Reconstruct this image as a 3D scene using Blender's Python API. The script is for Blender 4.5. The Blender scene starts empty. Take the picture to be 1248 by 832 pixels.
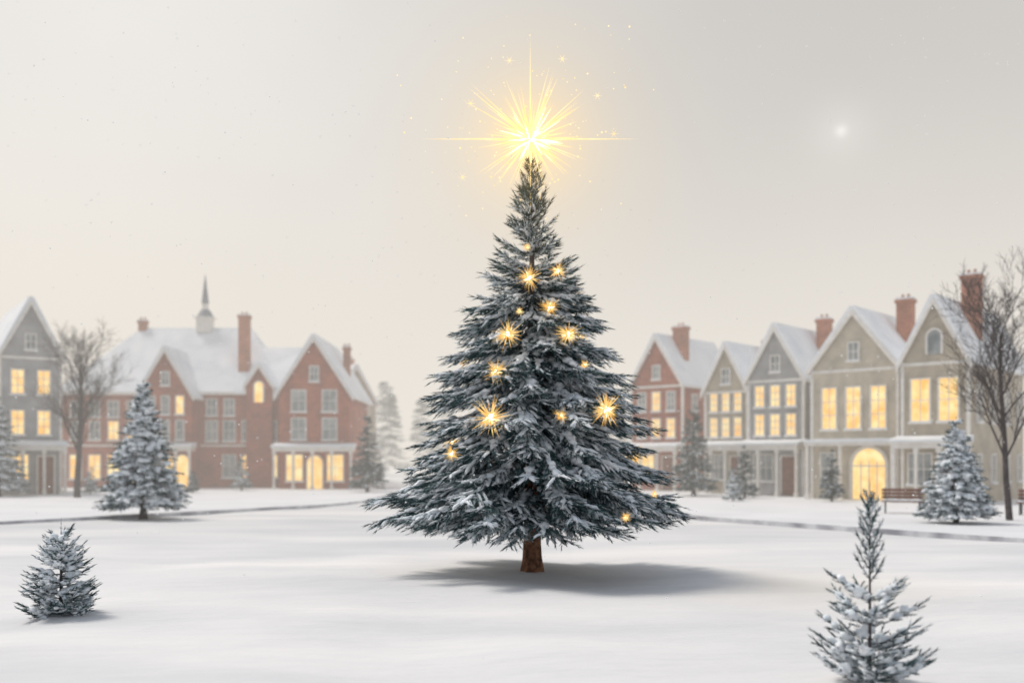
import bpy, math, random
import numpy as np
from mathutils import Vector, noise
random.seed(7); rng=np.random.default_rng(7)
scene=bpy.context.scene
COL=scene.collection

# ------------------------------------------------------------------ helpers
def link(o,parent=None):
    COL.objects.link(o)
    if parent is not None: o.parent=parent
    return o
def empty(name,loc=(0,0,0),rz=0.0):
    e=bpy.data.objects.new(name,None); e.location=loc; e.rotation_euler=(0,0,rz)
    e.empty_display_size=0.3
    return link(e)
def np_mesh(name,V,F,mats,mi=None,smooth=False,parent=None):
    V=np.asarray(V,dtype=np.float32); F=np.asarray(F,dtype=np.int32)
    me=bpy.data.meshes.new(name)
    me.vertices.add(len(V)); me.vertices.foreach_set("co",V.ravel())
    n=F.shape[1]
    me.loops.add(F.size); me.loops.foreach_set("vertex_index",F.ravel())
    me.polygons.add(len(F))
    me.polygons.foreach_set("loop_start",np.arange(0,F.size,n,dtype=np.int32))
    me.polygons.foreach_set("loop_total",np.full(len(F),n,dtype=np.int32))
    for m in mats: me.materials.append(m)
    if mi is not None: me.polygons.foreach_set("material_index",np.asarray(mi,dtype=np.int32))
    me.polygons.foreach_set("use_smooth",np.full(len(F),smooth))
    me.update(calc_edges=True); me.validate()
    o=bpy.data.objects.new(name,me)
    return link(o,parent)

class MB:
    def __init__(s): s.v=[];s.f=[];s.m=[]
    def box(s,x0,x1,y0,y1,z0,z1,m=0):
        b=len(s.v)
        s.v+=[(x0,y0,z0),(x1,y0,z0),(x1,y1,z0),(x0,y1,z0),(x0,y0,z1),(x1,y0,z1),(x1,y1,z1),(x0,y1,z1)]
        s.f+=[(b,b+3,b+2,b+1),(b+4,b+5,b+6,b+7),(b,b+1,b+5,b+4),(b+1,b+2,b+6,b+5),(b+2,b+3,b+7,b+6),(b+3,b,b+4,b+7)]
        s.m+=[m]*6
    def prism(s,pts,vec,m=0):
        b=len(s.v); n=len(pts)
        s.v+=[tuple(p) for p in pts]+[tuple(p[i]+vec[i] for i in range(3)) for p in pts]
        s.f.append(tuple(range(b+n-1,b-1,-1))); s.f.append(tuple(range(b+n,b+2*n)))
        for i in range(n):
            j=(i+1)%n; s.f.append((b+i,b+j,b+n+j,b+n+i))
        s.m+=[m]*(n+2)
    def cyl(s,c,r0,r1,z0,z1,n=12,m=0):
        b=len(s.v)
        for z,r in((z0,r0),(z1,r1)):
            for i in range(n):
                a=2*math.pi*i/n; s.v.append((c[0]+r*math.cos(a),c[1]+r*math.sin(a),z))
        for i in range(n):
            j=(i+1)%n; s.f.append((b+i,b+j,b+n+j,b+n+i)); s.m.append(m)
        s.f.append(tuple(b+n+i for i in range(n))); s.m.append(m)
        s.f.append(tuple(b+n-1-i for i in range(n))); s.m.append(m)
    def obj(s,name,mats,parent=None,bevel=0,smooth=False):
        me=bpy.data.meshes.new(name); me.from_pydata(s.v,[],s.f)
        for m in mats: me.materials.append(m)
        for p,m in zip(me.polygons,s.m): p.material_index=m; p.use_smooth=smooth
        import bmesh
        bm=bmesh.new(); bm.from_mesh(me); bmesh.ops.recalc_face_normals(bm,faces=bm.faces); bm.to_mesh(me); bm.free()
        o=bpy.data.objects.new(name,me); link(o,parent)
        if bevel:
            md=o.modifiers.new("bevel",'BEVEL'); md.width=bevel; md.segments=2
        return o

# ------------------------------------------------------------------ materials
def mat(name,c1,c2=None,scale=4,rough=0.8,bump=0.0,bscale=30,detail=4,lo=.35,hi=.65,stretch=None):
    m=bpy.data.materials.new(name); m.use_nodes=True; nt=m.node_tree; N=nt.nodes; L=nt.links
    b=N["Principled BSDF"]; b.inputs["Roughness"].default_value=rough
    tc=N.new("ShaderNodeTexCoord"); src=tc.outputs["Object"]
    if stretch:
        mp=N.new("ShaderNodeMapping"); mp.inputs["Scale"].default_value=stretch; L.new(src,mp.inputs["Vector"]); src=mp.outputs[0]
    if c2 is None: c2=tuple(min(1,c*1.15) for c in c1)
    no=N.new("ShaderNodeTexNoise"); no.inputs["Scale"].default_value=scale; no.inputs["Detail"].default_value=detail
    L.new(src,no.inputs["Vector"])
    r=N.new("ShaderNodeValToRGB"); r.color_ramp.elements[0].color=(*c1,1); r.color_ramp.elements[1].color=(*c2,1)
    r.color_ramp.elements[0].position=lo; r.color_ramp.elements[1].position=hi
    L.new(no.outputs["Fac"],r.inputs["Fac"]); L.new(r.outputs["Color"],b.inputs["Base Color"])
    if bump:
        n2=N.new("ShaderNodeTexNoise"); n2.inputs["Scale"].default_value=bscale; n2.inputs["Detail"].default_value=8
        L.new(src,n2.inputs["Vector"])
        bp=N.new("ShaderNodeBump"); bp.inputs["Strength"].default_value=bump; bp.inputs["Distance"].default_value=0.05
        L.new(n2.outputs["Fac"],bp.inputs["Height"]); L.new(bp.outputs["Normal"],b.inputs["Normal"])
    return m
def brick_mat(name,c1,c2,mortar):
    m=bpy.data.materials.new(name); m.use_nodes=True; nt=m.node_tree; N=nt.nodes; L=nt.links
    b=N["Principled BSDF"]; b.inputs["Roughness"].default_value=.85
    tc=N.new("ShaderNodeTexCoord"); sp=N.new("ShaderNodeSeparateXYZ"); L.new(tc.outputs["Object"],sp.inputs[0])
    ad=N.new("ShaderNodeMath"); L.new(sp.outputs["X"],ad.inputs[0]); L.new(sp.outputs["Y"],ad.inputs[1])
    cb=N.new("ShaderNodeCombineXYZ"); L.new(ad.outputs[0],cb.inputs["X"]); L.new(sp.outputs["Z"],cb.inputs["Y"])
    br=N.new("ShaderNodeTexBrick"); L.new(cb.outputs[0],br.inputs["Vector"])
    br.inputs["Color1"].default_value=(*c1,1); br.inputs["Color2"].default_value=(*c2,1); br.inputs["Mortar"].default_value=(*mortar,1)
    br.inputs["Scale"].default_value=1.0; br.inputs["Brick Width"].default_value=.28; br.inputs["Row Height"].default_value=.09
    br.inputs["Mortar Size"].default_value=.009
    no=N.new("ShaderNodeTexNoise"); no.inputs["Scale"].default_value=.9; no.inputs["Detail"].default_value=5
    L.new(tc.outputs["Object"],no.inputs["Vector"])
    mr=N.new("ShaderNodeMapRange"); mr.inputs["From Min"].default_value=.3; mr.inputs["From Max"].default_value=.7
    mr.inputs["To Min"].default_value=.7; mr.inputs["To Max"].default_value=1.3; L.new(no.outputs["Fac"],mr.inputs["Value"])
    mx=N.new("ShaderNodeVectorMath"); mx.operation='SCALE'; L.new(br.outputs["Color"],mx.inputs[0]); L.new(mr.outputs[0],mx.inputs["Scale"])
    L.new(mx.outputs[0],b.inputs["Base Color"])
    return m
def board_mat(name,c):
    m=bpy.data.materials.new(name); m.use_nodes=True; nt=m.node_tree; N=nt.nodes; L=nt.links
    b=N["Principled BSDF"]; b.inputs["Roughness"].default_value=.75
    tc=N.new("ShaderNodeTexCoord"); sp=N.new("ShaderNodeSeparateXYZ"); L.new(tc.outputs["Object"],sp.inputs[0])
    mu=N.new("ShaderNodeMath"); mu.operation='MULTIPLY'; mu.inputs[1].default_value=6.0; L.new(sp.outputs["Z"],mu.inputs[0])
    fr=N.new("ShaderNodeMath"); fr.operation='FRACT'; L.new(mu.outputs[0],fr.inputs[0])
    no=N.new("ShaderNodeTexNoise"); no.inputs["Scale"].default_value=1.3; no.inputs["Detail"].default_value=5
    L.new(tc.outputs["Object"],no.inputs["Vector"])
    r=N.new("ShaderNodeValToRGB"); r.color_ramp.elements[0].color=(*[x*.75 for x in c],1); r.color_ramp.elements[1].color=(*[min(1,x*1.15) for x in c],1)
    r.color_ramp.elements[0].position=.3; r.color_ramp.elements[1].position=.7
    L.new(no.outputs["Fac"],r.inputs["Fac"]); L.new(r.outputs["Color"],b.inputs["Base Color"])
    bp=N.new("ShaderNodeBump"); bp.inputs["Strength"].default_value=.7; bp.inputs["Distance"].default_value=.04
    L.new(fr.outputs[0],bp.inputs["Height"]); L.new(bp.outputs["Normal"],b.inputs["Normal"])
    return m
def glow_mat(name,c1,c2,s,scale=1.2,nosample=True):
    m=bpy.data.materials.new(name); m.use_nodes=True; nt=m.node_tree; N=nt.nodes; L=nt.links
    for n in list(N): N.remove(n)
    o=N.new("ShaderNodeOutputMaterial"); e=N.new("ShaderNodeEmission"); e.inputs["Strength"].default_value=s
    tc=N.new("ShaderNodeTexCoord"); no=N.new("ShaderNodeTexNoise"); no.inputs["Scale"].default_value=scale; no.inputs["Detail"].default_value=3
    L.new(tc.outputs["Object"],no.inputs["Vector"])
    r=N.new("ShaderNodeValToRGB"); r.color_ramp.elements[0].color=(*c1,1); r.color_ramp.elements[1].color=(*c2,1)
    r.color_ramp.elements[0].position=.35; r.color_ramp.elements[1].position=.65
    L.new(no.outputs["Fac"],r.inputs["Fac"]); L.new(r.outputs["Color"],e.inputs["Color"]); L.new(e.outputs[0],o.inputs["Surface"])
    if nosample: m.cycles.emission_sampling='NONE'
    return m

SNOW=mat("snow",(.73,.73,.745),(.80,.80,.81),scale=.35,rough=.9,bump=.4,bscale=7)
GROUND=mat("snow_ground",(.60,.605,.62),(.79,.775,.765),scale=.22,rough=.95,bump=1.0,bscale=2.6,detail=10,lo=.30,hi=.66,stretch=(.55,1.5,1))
SNOWR=mat("roof_snow",(.70,.73,.77),(.84,.85,.87),scale=.7,rough=.9,bump=.5,bscale=3)
SNOWT=mat("snow_on_needles",(.68,.74,.78),(.93,.94,.96),scale=6,rough=.9)
FROST=mat("frosted_needles",(.16,.26,.29),(.48,.58,.61),scale=5,rough=.9)
NEED=mat("needles",(.010,.034,.040),(.048,.105,.11),scale=2.2,rough=.7)
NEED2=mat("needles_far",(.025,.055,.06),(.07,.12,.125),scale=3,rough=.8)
BARK=mat("bark",(.09,.035,.018),(.34,.16,.08),scale=9,rough=.9,bump=.9,bscale=22)
GBARK=mat("grey_bark",(.05,.042,.042),(.11,.09,.09),scale=6,rough=.9)
BRICK=brick_mat("red_brick",(.30,.064,.032),(.42,.115,.057),(.24,.12,.09))
BRICK2=brick_mat("orange_brick",(.36,.11,.06),(.44,.17,.095),(.30,.18,.13))
BEIGE=board_mat("beige_boards",(.46,.40,.31)); GREY=board_mat("grey_boards",(.37,.37,.375))
CREAM=board_mat("cream_boards",(.54,.48,.38)); TAUPE=board_mat("taupe_boards",(.38,.33,.27))
TRIM=mat("white_trim",(.66,.63,.58),(.78,.75,.71),rough=.6)
LIT=glow_mat("lit_glass",(1.0,.52,.12),(1.0,.80,.38),1.18,1.6,False)
DARKG=mat("window_glass",(.16,.19,.20),(.38,.40,.40),scale=1.2,rough=.15)
DOORW=mat("door_wood",(.16,.06,.04),(.24,.10,.06),rough=.6)
SLATE=mat("slate",(.16,.18,.21),(.24,.26,.29),rough=.7)
KERB=mat("kerb_stone",(.32,.32,.35),(.70,.70,.72),scale=1.1,rough=.9)
METAL=mat("dark_iron",(.05,.05,.055),(.08,.08,.085),rough=.5)

# ------------------------------------------------------------------ world
w=bpy.data.worlds.new("World"); scene.world=w; w.use_nodes=True
nt=w.node_tree; N=nt.nodes; L=nt.links
bg=N["Background"]; out=N["World Output"]
SE=math.radians(59); SAZ=math.radians(-62)   # azimuth from +Y towards +X
sky=N.new("ShaderNodeTexSky"); sky.sky_type='NISHITA'; sky.sun_disc=False
sky.sun_elevation=SE; sky.sun_rotation=SAZ; sky.dust_density=3
b1=N.new("ShaderNodeBackground"); b1.inputs["Strength"].default_value=.07; L.new(sky.outputs[0],b1.inputs["Color"])
tc=N.new("ShaderNodeTexCoord"); sp=N.new("ShaderNodeSeparateXYZ"); L.new(tc.outputs["Generated"],sp.inputs[0])
def mr(src,a,b,c=0,d=1,smooth=True):
    n=N.new("ShaderNodeMapRange"); n.interpolation_type='SMOOTHSTEP' if smooth else 'LINEAR'
    n.inputs["From Min"].default_value=a; n.inputs["From Max"].default_value=b
    n.inputs["To Min"].default_value=c; n.inputs["To Max"].default_value=d; L.new(src,n.inputs["Value"]); return n.outputs[0]
def mix(f,a,b):
    n=N.new("ShaderNodeMix"); n.data_type='RGBA'
    if isinstance(f,float): n.inputs["Factor"].default_value=f
    else: L.new(f,n.inputs["Factor"])
    for i,x in ((6,a),(7,b)):
        if isinstance(x,tuple): n.inputs[i].default_value=(*x,1)
        else: L.new(x,n.inputs[i])
    return n.outputs[2]
fx=mr(sp.outputs["X"],-.46,.34); fz=mr(sp.outputs["Z"],.0,.36)
top=mix(fx,(.88,.86,.83),(.585,.57,.55)); low=mix(fx,(.92,.835,.72),(.79,.74,.68))
c=mix(fz,low,top)
fz2=mr(sp.outputs["Z"],.46,.80); c=mix(fz2,c,(.30,.37,.48))  # zenith out of view, darkened and blued to deepen and tint the shadows
fy=mr(sp.outputs["Y"],.25,-.5); c=mix(fy,c,(.48,.52,.58))  # unseen sky behind the camera, dimmed for more shadow contrast
no=N.new("ShaderNodeTexNoise"); no.inputs["Scale"].default_value=2.2; no.inputs["Detail"].default_value=6; L.new(tc.outputs["Generated"],no.inputs["Vector"])
nf=mr(no.outputs["Fac"],.3,.7,.95,1.05,False)
vs=N.new("ShaderNodeVectorMath"); vs.operation='SCALE'; L.new(c,vs.inputs[0]); L.new(nf,vs.inputs["Scale"])
dt=N.new("ShaderNodeVectorMath"); dt.operation='DOT_PRODUCT'; dt.inputs[1].default_value=Vector((.3306,1,.3298)).normalized()
L.new(tc.outputs["Generated"],dt.inputs[0])
def mth(op,a,b=None):
    n=N.new("ShaderNodeMath"); n.operation=op
    for i,x in enumerate((a,b)):
        if x is None: continue
        if isinstance(x,(int,float)): n.inputs[i].default_value=x
        else: L.new(x,n.inputs[i])
    return n.outputs[0]
om=mth('SUBTRACT',dt.outputs["Value"],1.0)
g1=mth('MULTIPLY',mth('EXPONENT',mth('DIVIDE',om,3.0e-4)),.10)
g2=mth('MULTIPLY',mth('EXPONENT',mth('DIVIDE',om,1.3e-5)),.28)
gl=mth('ADD',g1,g2)
va=N.new("ShaderNodeVectorMath"); va.operation='ADD'; L.new(vs.outputs[0],va.inputs[0]); L.new(gl,va.inputs[1])
L.new(va.outputs[0],bg.inputs["Color"]); bg.inputs["Strength"].default_value=1.0
ms=N.new("ShaderNodeMixShader"); ms.inputs[0].default_value=.95
L.new(b1.outputs[0],ms.inputs[1]); L.new(bg.outputs[0],ms.inputs[2]); L.new(ms.outputs[0],out.inputs["Surface"])

sd=Vector((math.cos(SE)*math.sin(SAZ),math.cos(SE)*math.cos(SAZ),math.sin(SE)))
sl=bpy.data.lights.new("sun",'SUN'); sl.energy=2.45; sl.angle=math.radians(14); sl.color=(1,.935,.86)
so=bpy.data.objects.new("sun",sl); so.rotation_euler=sd.to_track_quat('Z','Y').to_euler(); so.location=(-30,20,50); link(so)

# fog: homogeneous mist box over the far square, scattered light put in as emission
mf=bpy.data.materials.new("emissive_fog"); mf.use_nodes=True; n_=mf.node_tree.nodes; l_=mf.node_tree.links
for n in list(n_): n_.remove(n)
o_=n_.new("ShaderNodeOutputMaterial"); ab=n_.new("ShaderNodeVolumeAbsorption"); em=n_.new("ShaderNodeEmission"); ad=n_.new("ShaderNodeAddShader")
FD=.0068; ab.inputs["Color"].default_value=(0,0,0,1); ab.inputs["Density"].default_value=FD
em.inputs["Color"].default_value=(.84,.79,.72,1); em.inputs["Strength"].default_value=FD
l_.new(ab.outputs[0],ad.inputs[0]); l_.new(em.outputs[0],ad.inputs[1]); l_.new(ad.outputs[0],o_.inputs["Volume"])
m=MB(); m.box(-700,700,30,1400,-.5,30); m.obj("emissive_fog",[mf])

# ------------------------------------------------------------------ ground
def axis(n,far):
    t=np.linspace(-1,1,n); k=6.5
    return np.sinh(t*k)/np.sinh(k)*far
gx=axis(280,1500); gy=axis(320,1500)+16
X,Y=np.meshgrid(gx,gy)
Z=np.zeros_like(X)
for i in range(18):
    a=rng.uniform(0,6.28); f=rng.uniform(.25,2.2); ph=rng.uniform(0,6.28)
    Z+=np.sin((X*math.cos(a)+Y*math.sin(a))*f+ph+.6*np.sin(X*.31+ph))*.017/f**.8
fade=np.clip(1-(np.hypot(X,Y-16)-40)/60,0,1); Z=np.clip(Z*fade,-.09,.09)
near_kerb=np.clip((30-Y)/8,0.35,1); Z*=near_kerb
for tx,ty,h,r in((.38,19.05,.06,.5),(-6.25,13.8,.07,.5),(3.45,9.6,.10,.55)):
    Z+=h*np.exp(-((X-tx)**2+(Y-ty)**2)/r**2)
ny,nx=X.shape; idx=np.arange(nx*ny).reshape(ny,nx)
F=np.stack([idx[:-1,:-1],idx[:-1,1:],idx[1:,1:],idx[1:,:-1]],-1).reshape(-1,4)
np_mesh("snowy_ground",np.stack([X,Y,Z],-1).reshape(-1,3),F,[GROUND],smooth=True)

def pavement(name,path,corner):
    e=empty(name)
    m=MB(); pts=[(x,y,-.1) for x,y in path+corner]; m.prism(pts,(0,0,.235)); m.obj("snow_slab",[SNOW],e)
    k=MB()
    for (x0,y0),(x1,y1) in zip(path[:-1],path[1:]):
        d=Vector((x1-x0,y1-y0)).normalized(); nrm=Vector((-d.y,d.x))*.10
        k.prism([(x0-nrm.x,y0-nrm.y,-.1),(x1-nrm.x,y1-nrm.y,-.1),(x1+nrm.x,y1+nrm.y,-.1),(x0+nrm.x,y0+nrm.y,-.1)],(0,0,.23))
    k.obj("kerb",[KERB],e)
pavement("pavement",[(30,.3),(20,16),(13.5,26.2),(7.2,36.1),(6.2,38.4),(5.7,41),(5.6,45),(5.6,300)],[(400,300),(400,.3)])
pavement("pavement",[(-39,0),(-17.2,33.4),(-9.0,45.8),(-8.1,48.0),(-7.6,50.5),(-7.5,54),(-7.5,300)],[(-400,300),(-400,0)])

# ------------------------------------------------------------------ conifers
import bmesh
def ico(n):
    bm=bmesh.new(); bmesh.ops.create_icosphere(bm,subdivisions=n,radius=1)
    v=np.array([x.co[:] for x in bm.verts]); f=np.array([[q.index for q in p.verts] for p in bm.faces]); bm.free(); return v,f
ICO=ico(2); ICO1=ico(1)
def nrmz(a): return a/np.maximum(np.linalg.norm(a,axis=-1,keepdims=True),1e-6)
def noise_patch(p):
    return max(0,min(1,.42+1.8*noise.noise(Vector((p.x*1.9,p.y*1.9,p.z*2.6)))))

class Foliage:
    def __init__(s): s.tw=[]; s.lump=[]; s.tri=[]
    def frond(s,p0,az,Ln,a,b,tl,sp,snow,start=.25,sag=0.3,lw=.05,axis=False,ribbon=0.0,ang=(28,55)):
        """one bough: curved axis with side twigs, snow lying along it"""
        ca,sa=math.cos(az),math.sin(az)
        K=7; path=[]
        bend=random.uniform(-.18,.18)
        for i in range(K):
            t=i/(K-1); r=Ln*t; side=bend*Ln*t*t
            path.append(Vector((p0[0]+ca*r-sa*side,p0[1]+sa*r+ca*side,p0[2]+a*Ln*t+b*Ln*t*t)))
        s.tri.append((path,max(.006,.011*Ln),.004))
        up=Vector((0,0,1))
        n=max(3,int(Ln*(1-start)/sp))
        for i in range(n):
            t=start+(1-start)*(i+random.random()*.6)/n; t=min(t,.99)
            q=t*(K-1); j=min(int(q),K-2); p=path[j].lerp(path[j+1],q-j); d=(path[j+1]-path[j]).normalized()
            lat=d.cross(up); lat=lat.normalized() if lat.length>.05 else Vector((1,0,0))
            for sg in(-1,1):
                an=math.radians(random.uniform(*ang))
                l=tl*(.35+.65*math.sin(math.pi*min(1,(1-t)*.75+.18)))*random.uniform(.7,1.15)
                dd=(d*math.cos(an)+lat*sg*math.sin(an)+up*random.uniform(-sag,.12)).normalized()
                sn=snow*(.10+1.6*noise_patch(p))*(.55+.75*t)
                s.tw.append((p.x,p.y,p.z,dd.x,dd.y,dd.z,l,sn))
                if random.random()<sn*.6:
                    c=p+dd*l*random.uniform(.25,.6)+up*lw*.35
                    s.lump.append((c.x,c.y,c.z,dd.x,dd.y,dd.z,l*random.uniform(.28,.5),lw*random.uniform(.6,1.25),lw*random.uniform(.4,.8)))
            if random.random()<snow*.6:
                c=p+up*lw*.4; s.lump.append((c.x,c.y,c.z,d.x,d.y,d.z,tl*random.uniform(.25,.55),lw*random.uniform(.7,1.4),lw*random.uniform(.5,.9)))
        if axis:
            for j in range(K-1):
                d=path[j+1]-path[j]; s.tw.append((*path[j],*d.normalized(),d.length*1.05,snow*.9))
        if ribbon:
            t=random.uniform(.35,.6); te=random.uniform(.80,.98)
            while t<te:
                q=t*(K-1); j=min(int(q),K-2); p=path[j].lerp(path[j+1],q-j); d=(path[j+1]-path[j]).normalized()
                L_=random.uniform(.06,.13)*(.5+Ln*.35); wv=ribbon*random.uniform(.5,1.2)*(1.15-t*.55)
                s.lump.append((p.x+random.gauss(0,wv*.4),p.y+random.gauss(0,wv*.4),p.z+wv*.35,d.x,d.y,d.z,L_,wv,wv*.55))
                t+=L_*1.1/Ln*random.uniform(.8,1.9)
        d=(path[-1]-path[-2]).normalized()
        s.tw.append((*path[-1],*d,tl*.6,snow*.6))
        s.tw.append((*path[-2],*d,tl*.7,snow*.6))
    def build(s,parent,nl,nw,ns,mats,lod=2,name="foliage"):
        T=np.array(s.tw); cnt=np.maximum(3,(T[:,6]/ns).astype(int))
        R=np.repeat(T,cnt,axis=0); n=len(R)
        st=np.concatenate([np.arange(c)/c for c in cnt])
        P=R[:,:3]+R[:,3:6]*(R[:,6]*st)[:,None]
        D=R[:,3:6]; lat=nrmz(np.cross(D,[0,0,1.])); up=np.cross(lat,D)
        th=rng.uniform(0,2*np.pi,n); perp=lat*np.cos(th)[:,None]+up*(np.sin(th)*.75)[:,None]
        k=rng.uniform(.35,.85,n)*(1-.6*st)
        nd=nrmz(D+perp*k[:,None]); ln=nl*rng.uniform(.7,1.25,n)*(1-.2*st)
        q=nrmz(np.cross(nd,rng.normal(size=(n,3))))*(nw*.5)
        V=np.stack([P-q,P+q,P+nd*ln[:,None]],1).reshape(-1,3); F=np.arange(3*n).reshape(-1,3)
        r=rng.random(n); upf=np.sin(th)>-.1
        mi=np.zeros(n,int); mi[upf&(r<R[:,7]*.62)]=1; mi[upf&(r<R[:,7]*.40)]=2
        np_mesh(name,V,F,mats,mi,parent=parent)
        VV=[];FF=[]
        for path,r0,r1 in s.tri:
            b=len(VV)
            for i,p in enumerate(path):
                r_=r0+(r1-r0)*i/(len(path)-1)
                for kk in range(3):
                    an=2.094*kk; VV.append((p.x+r_*math.cos(an)*.7,p.y+r_*math.sin(an)*.7,p.z+r_*math.sin(an+.7)))
            for i in range(len(path)-1):
                for kk in range(3):
                    j=(kk+1)%3; FF.append((b+3*i+kk,b+3*i+j,b+3*i+3+j,b+3*i+3+kk))
        np_mesh("boughs",VV,FF,[GBARK],parent=parent)
        if s.lump:
            A=np.array(s.lump); v,f=ICO if lod>1 else ICO1
            D=A[:,3:6]; lat=nrmz(np.cross(D,[0,0,1.])); up=np.cross(lat,D)
            vv=np.repeat(v[None],len(A),0)+rng.normal(0,.17,(len(A),len(v),3))
            tp=1-.5*np.abs(v[:,0])**2
            V=A[:,None,:3]+D[:,None]*(vv[:,:,0:1]*A[:,6][:,None,None])+lat[:,None]*(vv[:,:,1:2]*tp[None,:,None]*A[:,7][:,None,None])+up[:,None]*(vv[:,:,2:3]*tp[None,:,None]*A[:,8][:,None,None])
            V[:,:,2]-=(vv[:,:,0]**2*A[:,6][:,None]*.12)
            F=(f[None]+(np.arange(len(A))*len(v))[:,None,None]).reshape(-1,3)
            np_mesh("snow",V.reshape(-1,3),F,[SNOWT],smooth=True,parent=parent)
        return n

def trunk(parent,r,h,mat_=None,sides=20,flare=1.35):
    V=[];F=[];K=14
    for i in range(K):
        t=i/(K-1); z=-.15+(h+.15)*t; rr=r*(1-.93*t)*(1+(flare-1)*math.exp(-z/.12) if z>0 else flare)
        for k in range(sides):
            a=2*math.pi*k/sides; q=rr*(1+.09*math.sin(k*2.4+z*2)+.05*math.sin(k*5.1-z*5))
            V.append((q*math.cos(a),q*math.sin(a),z))
    for i in range(K-1):
        for k in range(sides):
            j=(k+1)%sides; F.append((i*sides+k,i*sides+j,(i+1)*sides+j,(i+1)*sides+k))
    np_mesh("trunk",V,F,[mat_ or BARK],smooth=True,parent=parent)

# main tree ---------------------------------------------------------
prof_z=[.72,.92,1.2,1.65,2.36,3.14,3.93,4.7,5.5,6.3,6.9,7.4,8.0]
prof_r=[1.3,2.2,2.72,2.38,2.10,1.86,1.55,1.20,.86,.58,.36,.18,.02]
def RAD(z): return float(np.interp(z,prof_z,prof_r))
TX,TY=.38,19.05
main=empty("christmas_tree",(TX,TY,0))
trunk(main,.21,3.0,flare=1.25)
m=MB(); m.cyl((0,0),.13,.012,2.6,7.5,8); m.obj("upper_trunk",[GBARK],main)
fo=Foliage()
NB=500
tiers=[.93,1.14,1.46,1.88,2.34,2.82,3.30,3.78,4.26,4.72,5.16,5.58,5.98,6.35,6.70,7.0,7.3]
wts=[RAD(z)+.25 for z in tiers]; wts[0]*=.7
for i in range(NB):
    zt=random.choices(tiers,wts)[0]+random.gauss(0,.08)
    h=(zt-.7)/7.1
    az=i*2.39996+random.uniform(-.3,.3)
    R=RAD(zt)*random.choice([random.uniform(.90,1.16),random.uniform(.9,1.06),random.uniform(.60,.92)])
    if h<.60: a=-.88+.2*h; b=.34
    else: a=-.62+(h-.60)/.40*1.7; b=.28
    if h<.16: a=-.42+random.uniform(-.12,.12); b=.12
    a+=random.uniform(-.12,.12)
    z0=min(zt-(a+b)*R,7.55); z0=max(z0,1.05)
    small=min(1,R/1.6)
    fo.frond((0,0,z0),az,R,a,b,tl=.14+.38*small,sp=.095,snow=.78,start=.28 if R>1.2 else .08,sag=.42,lw=.020+.015*small,axis=True,ribbon=.045+.07*small,ang=(18,44))
for i in range(26):
    z0=6.6+1.25*i/26; R=.32*(1-i/26)+.05
    fo.frond((0,0,z0),i*2.4,R,1.0,.45,tl=.11,sp=.07,snow=.5,start=.1,lw=.016,axis=True,ribbon=.03,ang=(16,34))
fo.tw.append((0,0,7.65,0,0,1,.42,.6))
n=fo.build(main,.15,.021,.026,[NEED,FROST,SNOWT]); print("main needles",n)

# star -------------------------------------------------------------
CORE=glow_mat("star_core",(1,.92,.70),(1,.97,.85),4)
RAYIN=glow_mat("star_inner_ray",(1,.86,.50),(1,.92,.66),2.4,3)
RAY=glow_mat("star_ray",(1,.70,.28),(1,.84,.48),1.35,3)
SPARK=glow_mat("gold_spark",(1,.48,.10),(1,.74,.30),1.15,8)
def spikes(name,centre,dirs,lens,r,mt,parent):
    V=[];F=[]
    for d,l in zip(dirs,lens):
        d=Vector(d).normalized(); u=d.orthogonal().normalized(); v=d.cross(u)
        b=len(V); c=Vector(centre)
        for k in range(4):
            a=k*math.pi/2; V.append(c+u*math.cos(a)*r+v*math.sin(a)*r)
        V.append(c+d*l)
        for k in range(4): F.append((b+k,b+(k+1)%4,b+4))
    return np_mesh(name,[tuple(x) for x in V],F,[mt],parent=parent)
def rdir():
    v=Vector((random.gauss(0,1),random.gauss(0,1),random.gauss(0,1))); return v.normalized()
SZ=8.33
star=empty("star_tree_topper",(TX-.03,TY,SZ))
cv,cf=ico(3); np_mesh("core",cv*.14,cf,[CORE],smooth=True,parent=star)
dirs=[(0,0,1),(0,0,-1),(1,0,0),(-1,0,0),(0,1,0),(0,-1,0)]
spikes("long_rays",(0,0,0),dirs,[2.0,.75,2.1,2.1,2.1,2.1],.024,RAY,star)
dd=[rdir() for _ in range(210)]
spikes("rays",(0,0,0),dd,[.35+1.2*random.random()**1.4 for _ in dd],.019,RAY,star)
dd=[rdir() for _ in range(80)]
spikes("inner_rays",(0,0,0),dd,[random.uniform(.25,.70) for _ in dd],.04,RAYIN,star)
m=MB(); m.cyl((.03,0),.016,.010,-.5,-.05,8); m.obj("stem",[METAL],star)
V=[];F=[];v0,f0=ICO1
for i in range(170):
    r=.6+2.1*random.random(); d=rdir(); d.z=d.z*.8+.15; s_=random.uniform(.006,.019)
    b=len(V); V+=[tuple(np.array(d)*r+q*s_) for q in v0]; F+=[tuple(b+q) for q in f0]
np_mesh("sparks",V,F,[RAY],parent=star)
gd=[(1,0,0),(-1,0,0),(.5,0,.87),(-.5,0,.87),(.5,0,-.87),(-.5,0,-.87),(0,1,0),(0,-1,0)]
for i,(gx_,gy_,gz_) in enumerate([(-1.15,.2,.75),(.6,-.2,1.45),(-1.3,.1,-.7),(1.3,.2,.9),(-.4,.5,1.7),(1.6,0,.1)]):
    spikes("glint",(gx_,gy_,gz_),gd,[.11]*8,.006,RAY,star)
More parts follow.
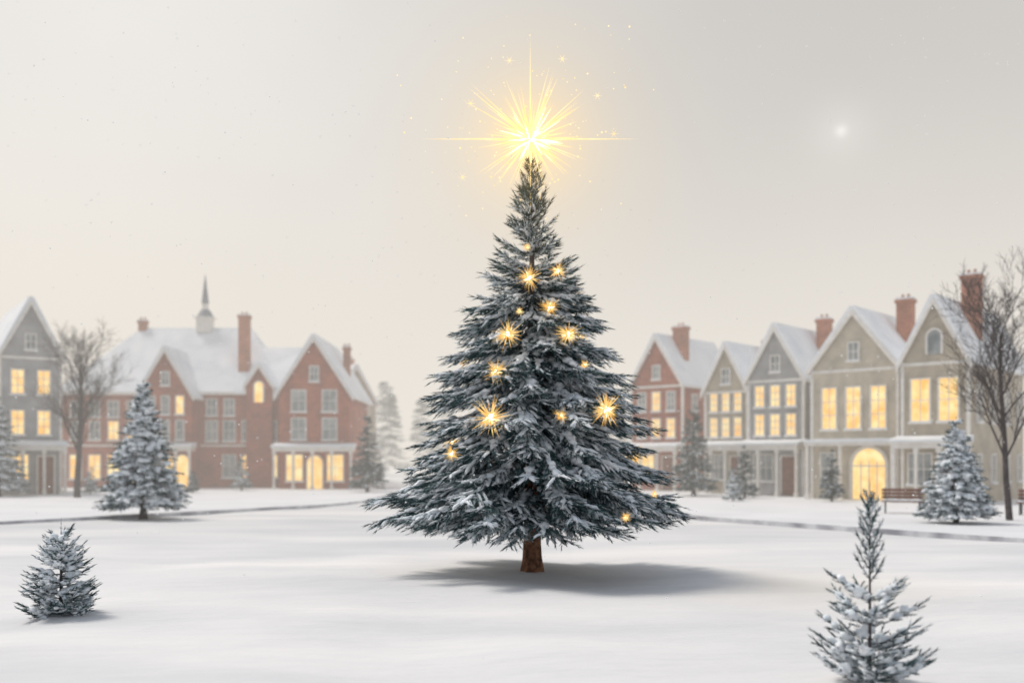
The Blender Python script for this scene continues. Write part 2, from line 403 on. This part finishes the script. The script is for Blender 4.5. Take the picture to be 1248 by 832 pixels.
# the star's halo, its glow put in as an emissive amber-tinting volume
mh=bpy.data.materials.new("star_halo"); mh.use_nodes=True; n_=mh.node_tree.nodes; l_=mh.node_tree.links
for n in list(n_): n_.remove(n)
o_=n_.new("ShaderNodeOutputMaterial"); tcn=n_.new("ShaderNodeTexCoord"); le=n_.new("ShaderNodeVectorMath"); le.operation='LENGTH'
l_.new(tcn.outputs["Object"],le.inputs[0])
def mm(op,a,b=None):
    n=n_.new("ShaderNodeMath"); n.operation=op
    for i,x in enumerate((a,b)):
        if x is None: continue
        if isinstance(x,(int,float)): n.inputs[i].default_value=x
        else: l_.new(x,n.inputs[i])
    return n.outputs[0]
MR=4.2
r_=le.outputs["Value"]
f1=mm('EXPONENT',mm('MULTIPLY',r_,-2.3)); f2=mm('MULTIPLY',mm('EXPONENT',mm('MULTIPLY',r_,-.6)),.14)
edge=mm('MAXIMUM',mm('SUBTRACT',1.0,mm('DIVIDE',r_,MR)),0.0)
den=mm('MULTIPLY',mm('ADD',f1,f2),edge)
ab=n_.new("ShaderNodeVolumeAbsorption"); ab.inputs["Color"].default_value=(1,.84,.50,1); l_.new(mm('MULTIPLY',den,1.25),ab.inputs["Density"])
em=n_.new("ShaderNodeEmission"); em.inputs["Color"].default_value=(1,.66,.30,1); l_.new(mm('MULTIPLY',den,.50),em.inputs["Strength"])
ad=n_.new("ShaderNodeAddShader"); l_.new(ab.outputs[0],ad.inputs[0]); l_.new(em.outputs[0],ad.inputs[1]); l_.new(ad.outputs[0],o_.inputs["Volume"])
np_mesh("star_halo",cv*MR,cf,[mh],parent=star)
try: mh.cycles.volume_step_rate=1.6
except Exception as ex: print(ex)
pl=bpy.data.lights.new("star_light",'POINT'); pl.energy=170; pl.color=(1,.66,.24); pl.shadow_soft_size=.15
po=bpy.data.objects.new("star_light",pl); link(po,star)

# sparkler ornaments -----------------------------------------------
orn=empty("tree_sparkle_lights",(TX,TY,0))
spots=[(-.07,5.5,1.45),(.46,5.66,1.1),(.30,4.92,1.2),(-.45,4.42,1.6),(.62,4.43,1.5),(-.66,3.74,1.35),(-.74,2.92,2.05),(1.26,3.07,1.95),
 (.46,2.95,.85),(-.25,4.85,.5),(.9,3.87,.6),(-1.42,2.3,.9),(1.5,1.25,.6),(2.1,1.6,.5),(-.1,6.1,.5)]
pts=[]
for dx,z,s_ in spots:
    R=RAD(z)*1.10+.06; pts.append((dx,-math.sqrt(max(.05,R*R-dx*dx)),z,s_))
for i in range(12):
    z=random.uniform(1.6,5.8); a=random.uniform(.3,2.84); R=RAD(z)*1.07; pts.append((R*math.cos(a),R*math.sin(a),z,random.uniform(.5,1.7)))
for i,(x,y,z,s_) in enumerate(pts):
    np_mesh("spark_core",cv*.030*s_+np.array([x,y,z]),cf,[CORE],smooth=True,parent=orn)
    dd=[rdir() for _ in range(110)]
    spikes("spark_rays",(x,y,z),dd,[(.08+.14*random.random()**1.3)*s_ for _ in dd],.0075*max(.8,s_),SPARK,orn)
    dd=[rdir() for _ in range(30)]
    spikes("spark_inner_rays",(x,y,z),dd,[random.uniform(.05,.10)*s_ for _ in dd],.010*s_,RAYIN,orn)

# smaller spruces ---------------------------------------------------
def spruce(name,x,y,z,H,W,nb,snow,needle=(.14,.03,.05),tl=.35,lw=.09,power=.85,mats=None,lod=1,a0=-.42,seed=1,bare=.05,sp=.16,ribbon=0.,b=.15):
    random.seed(seed)
    e=empty(name,(x,y,z)); trunk(e,.025*H,H*.93,GBARK,10)
    f=Foliage()
    for i in range(nb):
        while True:
            h=random.uniform(bare,.97)
            if random.random()<.12+.88*(1-h): break
        R=W/2*(1-h)**power*random.uniform(.78,1.05)+.02*H*(1-h)
        R*= min(1,.72+h*3)
        a=a0+(.9*max(0,(h-.55)/.45))
        z0=min(h*H-(a+b)*R,H*.96)
        f.frond((0,0,z0),i*2.39996,R,a,b,tl=tl*(.35+.65*min(1,R/(W*.4))),sp=sp,snow=snow,start=.2,lw=lw*(.5+.5*min(1,R/(W*.4))),axis=True,ribbon=ribbon)
    f.tw.append((0,0,H*.9,0,0,1,H*.1,.3))
    f.build(e,needle[0],needle[1],needle[2],mats or [NEED2,FROST,SNOWT],lod=lod)
    return e
PZ=.13
spruce("spruce_tree",-13.7,37,PZ,5.05,3.1,300,.55,needle=(.15,.04,.05),tl=.42,seed=2,lod=2,lw=.09,ribbon=.22)
spruce("spruce_tree",-28.9,56,PZ,5.9,3.2,190,.6,needle=(.2,.06,.08),lw=.10,seed=3,ribbon=.2)
spruce("spruce_tree",-9.3,64,PZ,5.0,2.5,170,.2,needle=(.2,.06,.08),lw=.08,seed=4)
spruce("spruce_tree",10.4,57,PZ,5.3,2.6,180,.3,needle=(.2,.06,.08),lw=.08,seed=5)
spruce("spruce_tree",12.5,53.5,PZ,2.9,1.4,100,.3,needle=(.15,.05,.07),tl=.28,lw=.06,seed=6)
spruce("spruce_tree",11.1,50,PZ,1.7,.95,80,.9,needle=(.13,.04,.07),tl=.22,lw=.08,seed=7,ribbon=.1)
spruce("spruce_tree",15.9,49.5,PZ,2.6,1.2,90,.3,needle=(.15,.045,.07),tl=.25,lw=.06,seed=8)
spruce("spruce_tree",14.5,32.5,PZ,3.5,2.5,240,.5,needle=(.12,.032,.042),tl=.32,lw=.07,seed=9,lod=2,ribbon=.16)
spruce("spruce_tree",-18.2,67,PZ,2.4,1.5,80,.5,needle=(.15,.05,.07),tl=.3,lw=.08,seed=10,ribbon=.1)
spruce("spruce_tree",-19.9,62,PZ,1.4,.8,50,.5,needle=(.15,.05,.07),tl=.2,lw=.06,seed=11)
spruce("spruce_tree",-25.4,60,PZ,1.6,.9,50,.9,needle=(.15,.05,.07),tl=.2,lw=.08,seed=12,ribbon=.1)
spruce("young_spruce",-6.25,13.8,.03,1.34,1.02,95,.45,needle=(.065,.010,.011),tl=.17,lw=.03,power=.5,mats=[NEED,FROST,SNOWT],lod=2,a0=-.05,seed=13,sp=.065,ribbon=.09,b=.35)

# foreground sapling: tall slim leader over whorls of upswept bushy boughs
random.seed(24)
sap=empty("young_spruce",(3.45,9.6,.0)); trunk(sap,.024,1.8,GBARK,8)
f=Foliage()
for i in range(26):
    h=i/26; z0=1.02+.82*h; R=.105*(1-h)**.5+.03
    f.frond((0,0,z0),i*2.4,R,1.1,.5,tl=.03,sp=.06,snow=.35,start=.05,lw=.012,axis=True,ribbon=.024 if i%2 else 0)
f.tw.append((0,0,1.0,0,0,1,.85,.5)); f.tw.append((0,0,1.80,0,0,1,.17,.9))
for zl,R0,nbr,off in((.86,.33,5,.2),(.60,.46,5,.9),(.34,.52,6,.1),(.12,.58,7,.6),(.70,.24,2,2.),(.45,.34,3,1.4),(.22,.42,4,.5),(-.02,.50,7,1.0)):
    for k in range(nbr):
        R=R0*random.uniform(.8,1.12); az=off+k*6.283/nbr+random.uniform(-.2,.2)
        f.frond((0,0,max(.05,zl+random.uniform(-.05,.05))),az,R,.12,.34,tl=.15,sp=.085,snow=.42,start=.28,sag=.1,lw=.022,axis=True,ribbon=.082,ang=(30,60))
f.build(sap,.066,.0088,.0062,[NEED,FROST,SNOWT],lod=2)

# misty tree mass far down the street
random.seed(5)
dtm=empty("distant_trees",(0,0,0))
f=Foliage()
for (x,y,H,W) in((-11.5,128,10,5),(-15.5,124,11,6),(-9.5,142,12,6),(-17,134,13,7),(-6,155,10,6),(13,125,9,5),(18,132,12,6),(-22,138,13,7),(10,145,9,5),(-2,165,9,6),(4,170,9,6)):
    for i in range(70):
        h=random.uniform(.05,.97); R=W/2*(1-h)*random.uniform(.8,1.05)+.1
        f.frond((x,y,h*H+.3*R),i*2.4,R,-.4,.15,tl=1.0,sp=.5,snow=.15,start=.15,lw=.12)
f.build(dtm,.5,.16,.22,[NEED2,FROST,SNOWT],lod=1)

# ------------------------------------------------------------------ bare trees
def bare_tree(name,x,y,z,H,r0,seed,spread=.5,maxd=6):
    random.seed(seed); V=[];F=[]
    def tube(p,q,ra,rb,n):
        d=(q-p).normalized(); u=d.orthogonal().normalized(); v=d.cross(u); b=len(V)
        for c,r in((p,ra),(q,rb)):
            for k in range(n):
                a=2*math.pi*k/n; V.append(tuple(c+u*math.cos(a)*r+v*math.sin(a)*r))
        for k in range(n):
            j=(k+1)%n; F.append((b+k,b+j,b+n+j,b+n+k))
    def grow(p,d,l,r,dep,ph=0):
        n=7 if dep<2 else (4 if dep<4 else 3); segs=9 if dep==0 else 4
        wob=.035 if dep==0 else .11
        for s_ in range(segs):
            d=(d+Vector((random.gauss(0,wob),random.gauss(0,wob),random.gauss(0,.04)+(.07 if dep else 0.15)))).normalized()
            q=p+d*l/segs; rr=r*(1-(.80 if dep==0 else .6)/segs); tube(p,q,r,rr,n); p=q; r=rr
            if dep<maxd and (dep>0 or s_>=2):
                for _ in range(2 if dep<1 else (2 if random.random()<.45 else 1)):
                    ph+=2.4+random.uniform(-.4,.4)
                    u=d.orthogonal().normalized(); v=d.cross(u); ax=u*math.cos(ph)+v*math.sin(ph)
                    sprd=spread*random.uniform(.75,1.25)
                    nd=(d*math.cos(sprd)+ax*math.sin(sprd)).normalized()
                    ll=l*(.42*(1-.045*s_) if dep==0 else random.uniform(.42,.62)); grow(p,nd,ll,max(.011,r*(.45 if dep==0 else .52)),dep+1,ph)
    e=empty(name,(x,y,z))
    grow(Vector((0,0,-.1)),Vector((0,0,1)),H*.9,r0,0)
    zmax=max(v[2] for v in V); k=H/zmax
    V=[(v[0]*k,v[1]*k,v[2]*k) for v in V]; print(name,len(F))
    np_mesh("limbs",V,F,[GBARK],parent=e,smooth=True)
bare_tree("bare_tree",-23.8,54.5,PZ,10.0,.25,31,.62,4)
bare_tree("bare_tree",17.0,34,PZ,9.4,.16,36,.58,4)

# ------------------------------------------------------------------ houses
MS=[TRIM,LIT,DARKG,DOORW,SNOWR]
def window(m,x,z,w,h,lit,y=0,bars=(1,1),arch=False,side=None):
    def B(x0,x1,d0,d1,z0,z1,mi):
        if side is None: m.box(x0,x1,y-d1,y-d0,z0,z1,mi)
        elif side=='R': m.box(y+d0,y+d1,x0,x1,z0,z1,mi)
    fw=.075
    B(x-w/2,x+w/2,.005,.03,z,z+h,1 if lit else 2)
    B(x-w/2-fw,x-w/2,.0,.10,z-fw,z+h+fw,0); B(x+w/2,x+w/2+fw,.0,.10,z-fw,z+h+fw,0)
    B(x-w/2,x+w/2,.0,.10,z-fw,z,0); B(x-w/2,x+w/2,.0,.10,z+h,z+h+fw,0)
    B(x-w/2-fw*1.8,x+w/2+fw*1.8,.0,.17,z-fw*2,z-fw-.003,0)
    B(x-w/2-fw*1.8,x+w/2+fw*1.8,.02,.18,z-fw-.003,z-fw+.05,4)
    for i in range(bars[0]):
        xx=x-w/2+w*(i+1)/(bars[0]+1); B(xx-.022,xx+.022,.03,.07,z,z+h,0)
    for i in range(bars[1]):
        zz=z+h*(i+1)/(bars[1]+1); B(x-w/2,x+w/2,.032,.066,zz-.022,zz+.022,0)
def arch_panel(m,x,z,w,h,y,mi,n=10):
    pts=[(x-w/2,y,z),(x+w/2,y,z)]
    for i in range(n+1):
        a=math.pi*i/n; pts.append((x+w/2*math.cos(a),y,z+h-w/2+w/2*math.sin(a)))
    m.prism(pts,(0,-.03,0),mi)
def arch_frame(m,x,z,w,h,y,mi,t=.12,n=12):
    m.box(x-w/2-t,x-w/2,y-.12,y,z,z+h-w/2,mi); m.box(x+w/2,x+w/2+t,y-.12,y,z,z+h-w/2,mi)
    for i in range(n):
        a0=math.pi*i/n;a1=math.pi*(i+1)/n; r0=w/2;r1=w/2+t; zc=z+h-w/2
        m.prism([(x+r0*math.cos(a0),y,zc+r0*math.sin(a0)),(x+r1*math.cos(a0),y,zc+r1*math.sin(a0)),(x+r1*math.cos(a1),y,zc+r1*math.sin(a1)),(x+r0*math.cos(a1),y,zc+r0*math.sin(a1))],(0,-.12,0),mi)
def gable_walls(m,x0,x1,y0,y1,ev,ap,mi=0):
    m.prism([(x0,y0,-.1),(x1,y0,-.1),(x1,y0,ev),((x0+x1)/2,y0,ap),(x0,y0,ev)],(0,y1-y0,0),mi)
def gable_roof(e,x0,x1,y0,y1,ev,ap,oh=.28,name="roof"):
    xm=(x0+x1)/2; sl=(ap-ev)/(xm-x0); t=.10; s=.17
    m=MB(); sn=MB()
    for sg,xe in((-1,x0-oh),(1,x1+oh)):
        ze=ev-oh*sl
        m.prism([(xe,y0-oh,ze+.02),(xm,y0-oh,ap+.02),(xm,y0-oh,ap+.02+t*1.2),(xe,y0-oh,ze+.02+t*1.2)],(0,y1-y0+2*oh,0),0)
        m.prism([(xe,y0-oh-.05,ze-.18),(xm,y0-oh-.05,ap-.18),(xm,y0-oh-.05,ap+.12),(xe,y0-oh-.05,ze+.12)],(0,.048,0),0)
    t2=t*1.2+.025
    pts=[(x0-oh*1.08,ev-oh*1.08*sl+t2),(xm,ap+t2),(x1+oh*1.08,ev-oh*1.08*sl+t2),(x1+oh*1.08,ev-oh*1.08*sl+t2+s*.8),(xm+.14,ap+t2+s*.92),(xm,ap+t2+s*1.05),(xm-.14,ap+t2+s*.92),(x0-oh*1.08,ev-oh*1.08*sl+t2+s*.8)]
    L_=[pts[0],pts[1],pts[5],pts[6],pts[7]]; R_=[pts[1],pts[2],pts[3],pts[4],pts[5]]
    for Q in(L_,R_):
        sn.prism([(p[0],y0-oh-.02,p[1]) for p in Q],(0,y1-y0+2*oh+.04,0),0)
    m.obj(name+"_boards",[TRIM],e); sn.obj(name+"_snow",[SNOWR],e)
def chimney(e,x,y,z0,z1,w=.7,d=.55):
    m=MB(); m.box(x-w/2,x+w/2,y-d/2,y+d/2,z0,z1-.25,0); m.box(x-w/2-.07,x+w/2+.07,y-d/2-.07,y+d/2+.07,z1-.25,z1-.08,0)
    m.box(x-w/2-.03,x+w/2+.03,y-d/2-.03,y+d/2+.03,z1-.08,z1+.03,1)
    for k in(-.15,.15): m.cyl((x+k,y),.08,.07,z1+.03,z1+.22,8,0)
    m.obj("chimney",[BRICK2,SNOWR],e)
def porch(m,x0,x1,y,depth,z,posts,mi=0):
    m.box(x0,x1,y-depth,y-.01,z,z+.22,0)
    m.box(x0-.06,x1+.06,y-depth-.07,y-.012,z+.223,z+.30,0)
    m.prism([(x0-.1,y-depth-.1,z+.303),(x0-.1,y-.013,z+.303),(x0-.1,y-.013,z+.62),(x0-.1,y-depth-.1,z+.42)],(x1-x0+.2,0,0),4)
    for k in range(posts):
        xx=x0+.1+(x1-x0-.2)*k/(posts-1)
        m.box(xx-.07,xx+.07,y-depth+.03,y-depth+.17,.0,z-.003,0); m.box(xx-.11,xx+.11,y-depth-.01,y-depth+.21,0,.25,0)
        m.box(xx-.11,xx+.11,y-depth+.0,y-depth+.20,z-.2,z-.004,0)

def town_house(name,P,th,W,D,ev,ap,wall,style,ch=None):
    e=empty(name,(P[0],P[1],PZ),-math.radians(th))
    m=MB(); gable_walls(m,0,W,0,D,ev,ap); m.obj("walls",[wall],e)
    gable_roof(e,0,W,0,D,ev,ap,.24)
    d=MB()
    for xx in(0.0,W): d.box(xx-.08,xx+.08,-.06,.08,0,ev-.05,0)
    d.box(.08,W-.08,-.07,0,ev-.28,ev-.12,0)
    d.box(.08,W-.08,-.05,0,3.05,3.2,0)
    n=style.get('cols',2); lit2=style.get('lit2',True)
    rows=style.get('rows',[(3.9,1.7)])
    ww=style.get('ww',.6)
    for ri,(z,h) in enumerate(rows):
        for k in range(n):
            x=W*(k+.5)/n*.86+W*.07; window(d,x,z,ww,h,lit2 if not isinstance(lit2,str) else lit2[ri*n+k]=='1',bars=style.get('bars',(1,2)))
    if style.get('arch_attic'):
        arch_frame(d,W/2,ev+.25,.62,1.15,0,0,.1); arch_panel(d,W/2,ev+.25,.62,1.15,-.01,2)
    else: window(d,W/2,ev+.35,.5,.85,False)
    g=style.get('ground','shop')
    if g=='shop':
        window(d,W*.28,.9,W*.34,1.45,style.get('litg',False),bars=(2,1))
        d.box(W*.62,W*.62+.85,-.06,0,.05,2.25,3); d.box(W*.62-.09,W*.62,-.09,0,.05,2.34,0); d.box(W*.62+.85,W*.62+.94,-.09,0,.05,2.34,0)
        d.box(W*.62,W*.62+.85,-.088,0,2.25,2.34,0)
        porch(d,-.15,W+.15,0,1.1,2.62,4)
    elif g=='arch':
        arch_panel(d,W*.68,.05,1.7,2.6,-.01,1); arch_frame(d,W*.68,.05,1.7,2.6,0,0,.17)
        for q in(-.42,0,.42): d.box(W*.68+q-.025,W*.68+q+.025,-.08,-.042,.05,2.0,0)
        d.box(W*.68-.82,W*.68+.82,-.082,-.044,1.72,1.79,0)
        window(d,W*.2,.8,.7,1.6,False,bars=(1,1))
        d.box(-.12,W+.12,-.75,-.003,2.8,2.98,0); d.box(-.15,W+.15,-.8,-.003,2.983,3.13,4)
        for xx in(.02,W*.40,W-.04): d.box(xx-.08,xx+.08,-.72,-.56,0,2.797,0); d.box(xx-.12,xx+.12,-.76,-.52,0,.3,0)
    for yy in np.arange(1.4,D-.8,2.2):
        for z,h in rows: window(d,yy,z,.55,h*.85,style.get('lits',False),y=W,bars=(1,1),side='R')
        window(d,yy,1.0,.6,1.3,False,y=W,bars=(1,1),side='R')
    d.obj("trim_windows_door",MS,e)
    if ch: chimney(e,*ch)
    return e
TH=42
town_house("beige_house",(19.17,48.85),TH,3.07,9,6.9,9.7,BEIGE,dict(cols=2,ww=.85,rows=[(3.95,2.0)],bars=(1,1),arch_attic=True,ground='shop'),(2.3,3.0,8,11.3,.85,.6))
town_house("beige_house",(16.0,53.05),TH,4.56,7,6.9,9.7,CREAM,dict(cols=3,ww=.72,rows=[(3.7,2.1)],ground='arch'),(3.6,3.6,8,10.7,.8,.6))
town_house("grey_house",(13.87,58.27),TH,3.4,7,6.8,9.6,GREY,dict(cols=3,ww=.5,rows=[(3.5,1.15),(5.15,1.15)]),(2.8,4.0,8,10.5,.75,.6))
town_house("beige_house",(12.05,61.93),TH,2.89,7,6.4,9.0,BEIGE,dict(cols=3,ww=.42,rows=[(3.5,1.1),(5.05,1.1)]),(2.3,3.8,8,9.7,.6,.5))
town_house("brick_house",(8.28,68.7),TH,4.07,7,7.2,10.3,BRICK,dict(cols=3,ww=.55,rows=[(3.6,1.2),(5.4,1.2)],lit2='011010',litg=True),(2.8,1.8,8.5,11.2,.95,.6))
town_house("grey_house",(-29.9,58.1),-35,3.3,9,8.3,11.4,GREY,dict(cols=2,ww=.62,rows=[(3.6,1.35),(6.0,1.35)],litg=True),None)
town_house("cream_house",(-14.9,84),-30,3.6,8,7.0,9.9,CREAM,dict(cols=2,ww=.6,rows=[(3.5,1.2),(5.3,1.2)],litg=True),(2.6,3.5,8,11,.6,.5))
town_house("cream_house",(-17.8,95),-30,4.2,8,7.0,10.4,TAUPE,dict(cols=2,ww=.6,rows=[(3.5,1.2),(5.3,1.2)]),(2.6,3.5,8,11.6,.6,.5))

# big brick house ---------------------------------------------------
e=empty("brick_house",(0,0,PZ))
wm=MB()
gable_walls(wm,-16.6,-11.6,71,80,6.9,10.7)
gable_walls(wm,-26.9,-23.2,72,80,6.9,10.0)
gable_walls(wm,-19.6,-17.7,73.4,78,7.6,9.0)
wm.box(-33.5,-16.601,74,82,-.1,6.9,0)
wm.obj("walls",[BRICK],e)
gable_roof(e,-16.6,-11.6,71,80,6.9,10.7,.35,"gable_roof")
gable_roof(e,-26.9,-23.2,72,78.5,6.9,10.0,.3,"bay_roof")
gable_roof(e,-19.6,-17.7,73.4,77,7.6,9.0,.18,"dormer_roof")
rm=MB()
def hip(m,x0,x1,y0,y1,z0,rx0,rx1,z1,mi=0):
    ym=(y0+y1)/2
    v=[(x0,y0,z0),(x1,y0,z0),(x1,y1,z0),(x0,y1,z0),(rx0,ym,z1),(rx1,ym,z1)]
    b=len(m.v); m.v+=v
    for q in((0,1,5,4),(1,2,5),(2,3,4,5),(3,0,4)): m.f.append(tuple(b+k for k in q)); m.m.append(mi)
    m.box(x0,x1,y0,y1,z0-.22,z0-.002,1)
hip(rm,-33.9,-17.0,73.6,82.4,7.1,-29.0,-20.4,12.4)
rm.obj("hip_roof",[SNOWR,TRIM],e)
rm=MB(); rm.prism([(-20.5,73.5,6.95),(-20.5,77.0,10.75),(-20.5,80.5,6.95)],(6.4,0,0),0); rm.obj("link_roof",[SNOWR],e)
d=MB()
for z,h in((3.55,1.45),(5.55,1.45)):
    for xx in(-15.2,-13.0): window(d,xx,z,.95,h,False,y=71,bars=(1,1))
window(d,-14.1,7.7,.55,1.0,False,y=71)
window(d,-15.5,.6,1.1,1.8,True,y=71,bars=(1,1)); window(d,-12.6,.6,1.1,1.8,True,y=71,bars=(1,1))
arch_panel(d,-14.05,.0,1.05,2.35,70.99,1); arch_frame(d,-14.05,0,1.05,2.35,71,0,.1)
porch(d,-16.8,-11.2,71,1.3,2.65,5)
for z,h in((3.55,1.35),(5.4,1.25)):
    for xx in(-26.1,-25.05,-24.0): window(d,xx,z,.5,h,z>5 and xx>-24.5,y=72,bars=(0,1))
window(d,-25.05,7.5,.5,.9,False,y=72)
for xx in(-26.0,-24.9,-23.8): arch_panel(d,xx,.0,.85,2.4,71.99,1); arch_frame(d,xx,0,.85,2.4,72,0,.08)
porch(d,-27.1,-22.9,72,1.1,2.7,5)
for xx in(-22.3,-21.0,-19.6,-17.9):
    window(d,xx,3.5,.8,1.45,False,y=74,bars=(1,1)); 
window(d,-19.6,.8,.95,1.6,True,y=74); window(d,-17.9,.8,.9,1.6,True,y=74); window(d,-21.0,.8,.9,1.6,False,y=74)
window(d,-22.3,5.4,.7,1.15,False,y=74); window(d,-21.0,5.4,.7,1.15,False,y=74)
arch_panel(d,-18.65,6.3,.6,1.5,73.39,1); arch_frame(d,-18.65,6.3,.6,1.5,73.4,0,.1)
for xx in(-32.4,-31.0,-29.6,-28.2):
    window(d,xx,3.6,.7,1.3,xx>-30,y=74); window(d,xx,5.3,.7,1.1,False,y=74); window(d,xx,.7,.8,1.7,True,y=74)
d.box(-23.15,-16.65,73.93,74,3.05,3.2,0); d.box(-33.5,-26.95,73.93,74,3.05,3.2,0)
d.obj("trim_windows_doors",MS,e)
chimney(e,-20.2,75.2,8.5,13.0,.8,.6); chimney(e,-28.9,78,11,13.0,.6,.5); chimney(e,-12.6,76,8,10.7,.5,.5)
cu=MB(); cu.box(-24.6,-23.5,77.5,78.6,12.0,13.1,0); cu.box(-24.75,-23.35,77.35,78.75,13.1,13.2,0)
cu.cyl((-24.05,78.05),.72,.35,13.2,13.8,8,1); cu.cyl((-24.05,78.05),.28,.22,13.8,14.3,8,0); cu.cyl((-24.05,78.05),.3,.015,14.3,16.6,8,1)
cu.obj("cupola_spire",[TRIM,SLATE],e)

# ------------------------------------------------------------------ benches
def bench(x,y,rz):
    e=empty("park_bench",(x,y,PZ),rz)
    m=MB()
    for k in range(4): m.box(-.75,.75,-.25+k*.13,-.14+k*.13,.44,.48,0)
    m.obj("seat",[DOORW],e,.008)
    m=MB()
    for k in range(3): m.box(-.75,.75,.27+k*.03,.30+k*.03,.56+k*.14,.67+k*.14,0)
    m.obj("backrest",[DOORW],e,.008)
    for i,xx in enumerate((-.62,.62)):
        m=MB(); m.box(xx-.03,xx+.03,-.24,-.18,0,.437,0); m.box(xx-.03,xx+.03,.2,.26,0,.437,0); m.box(xx-.03,xx+.03,-.24,.26,.40,.438,0)
        m.prism([(xx-.025,.24,.44),(xx-.025,.30,.44),(xx-.025,.42,.98),(xx-.025,.36,.98)],(.05,0,0),0); m.box(xx-.03,xx+.03,-.26,.27,.64,.68,0)
        m.obj("leg_%d"%(i+1),[METAL],e)
    m=MB(); m.box(-.7,.7,-.22,.22,.483,.54,0); m.obj("snow",[SNOWT],e,.02)
bench(15.1,38.5,math.radians(-20)); bench(19.6,37.0,math.radians(-35))

# ------------------------------------------------------------------ falling snow
random.seed(3); V=[];F=[]
for i in range(900):
    y=random.uniform(9,45); x=random.uniform(-.55,.55)*y; z=random.uniform(.3,2.2+y*.48); s_=random.uniform(.004,.014)*(y/14)
    b=len(V); V+=[tuple(np.array((x,y,z))+q*s_) for q in v0]; F+=[tuple(b+q) for q in f0]
FL=mat("flake",(.9,.9,.9),(.95,.95,.95)); FL.node_tree.nodes["Principled BSDF"].inputs["Roughness"].default_value=.9
np_mesh("falling_snow",V,F,[FL])

# ------------------------------------------------------------------ camera
cam=bpy.data.cameras.new("camera"); cam.lens=35; cam.sensor_width=36; cam.shift_y=144/1248; cam.clip_end=5000; cam.clip_start=.1
cam.dof.use_dof=True; cam.dof.focus_distance=14.5; cam.dof.aperture_fstop=.5
co=bpy.data.objects.new("camera",cam); co.location=(0,0,2.2); co.rotation_euler=(math.radians(90),0,0); link(co); scene.camera=co
scene.view_settings.view_transform='Standard'; scene.view_settings.look='None'; scene.view_settings.exposure=0
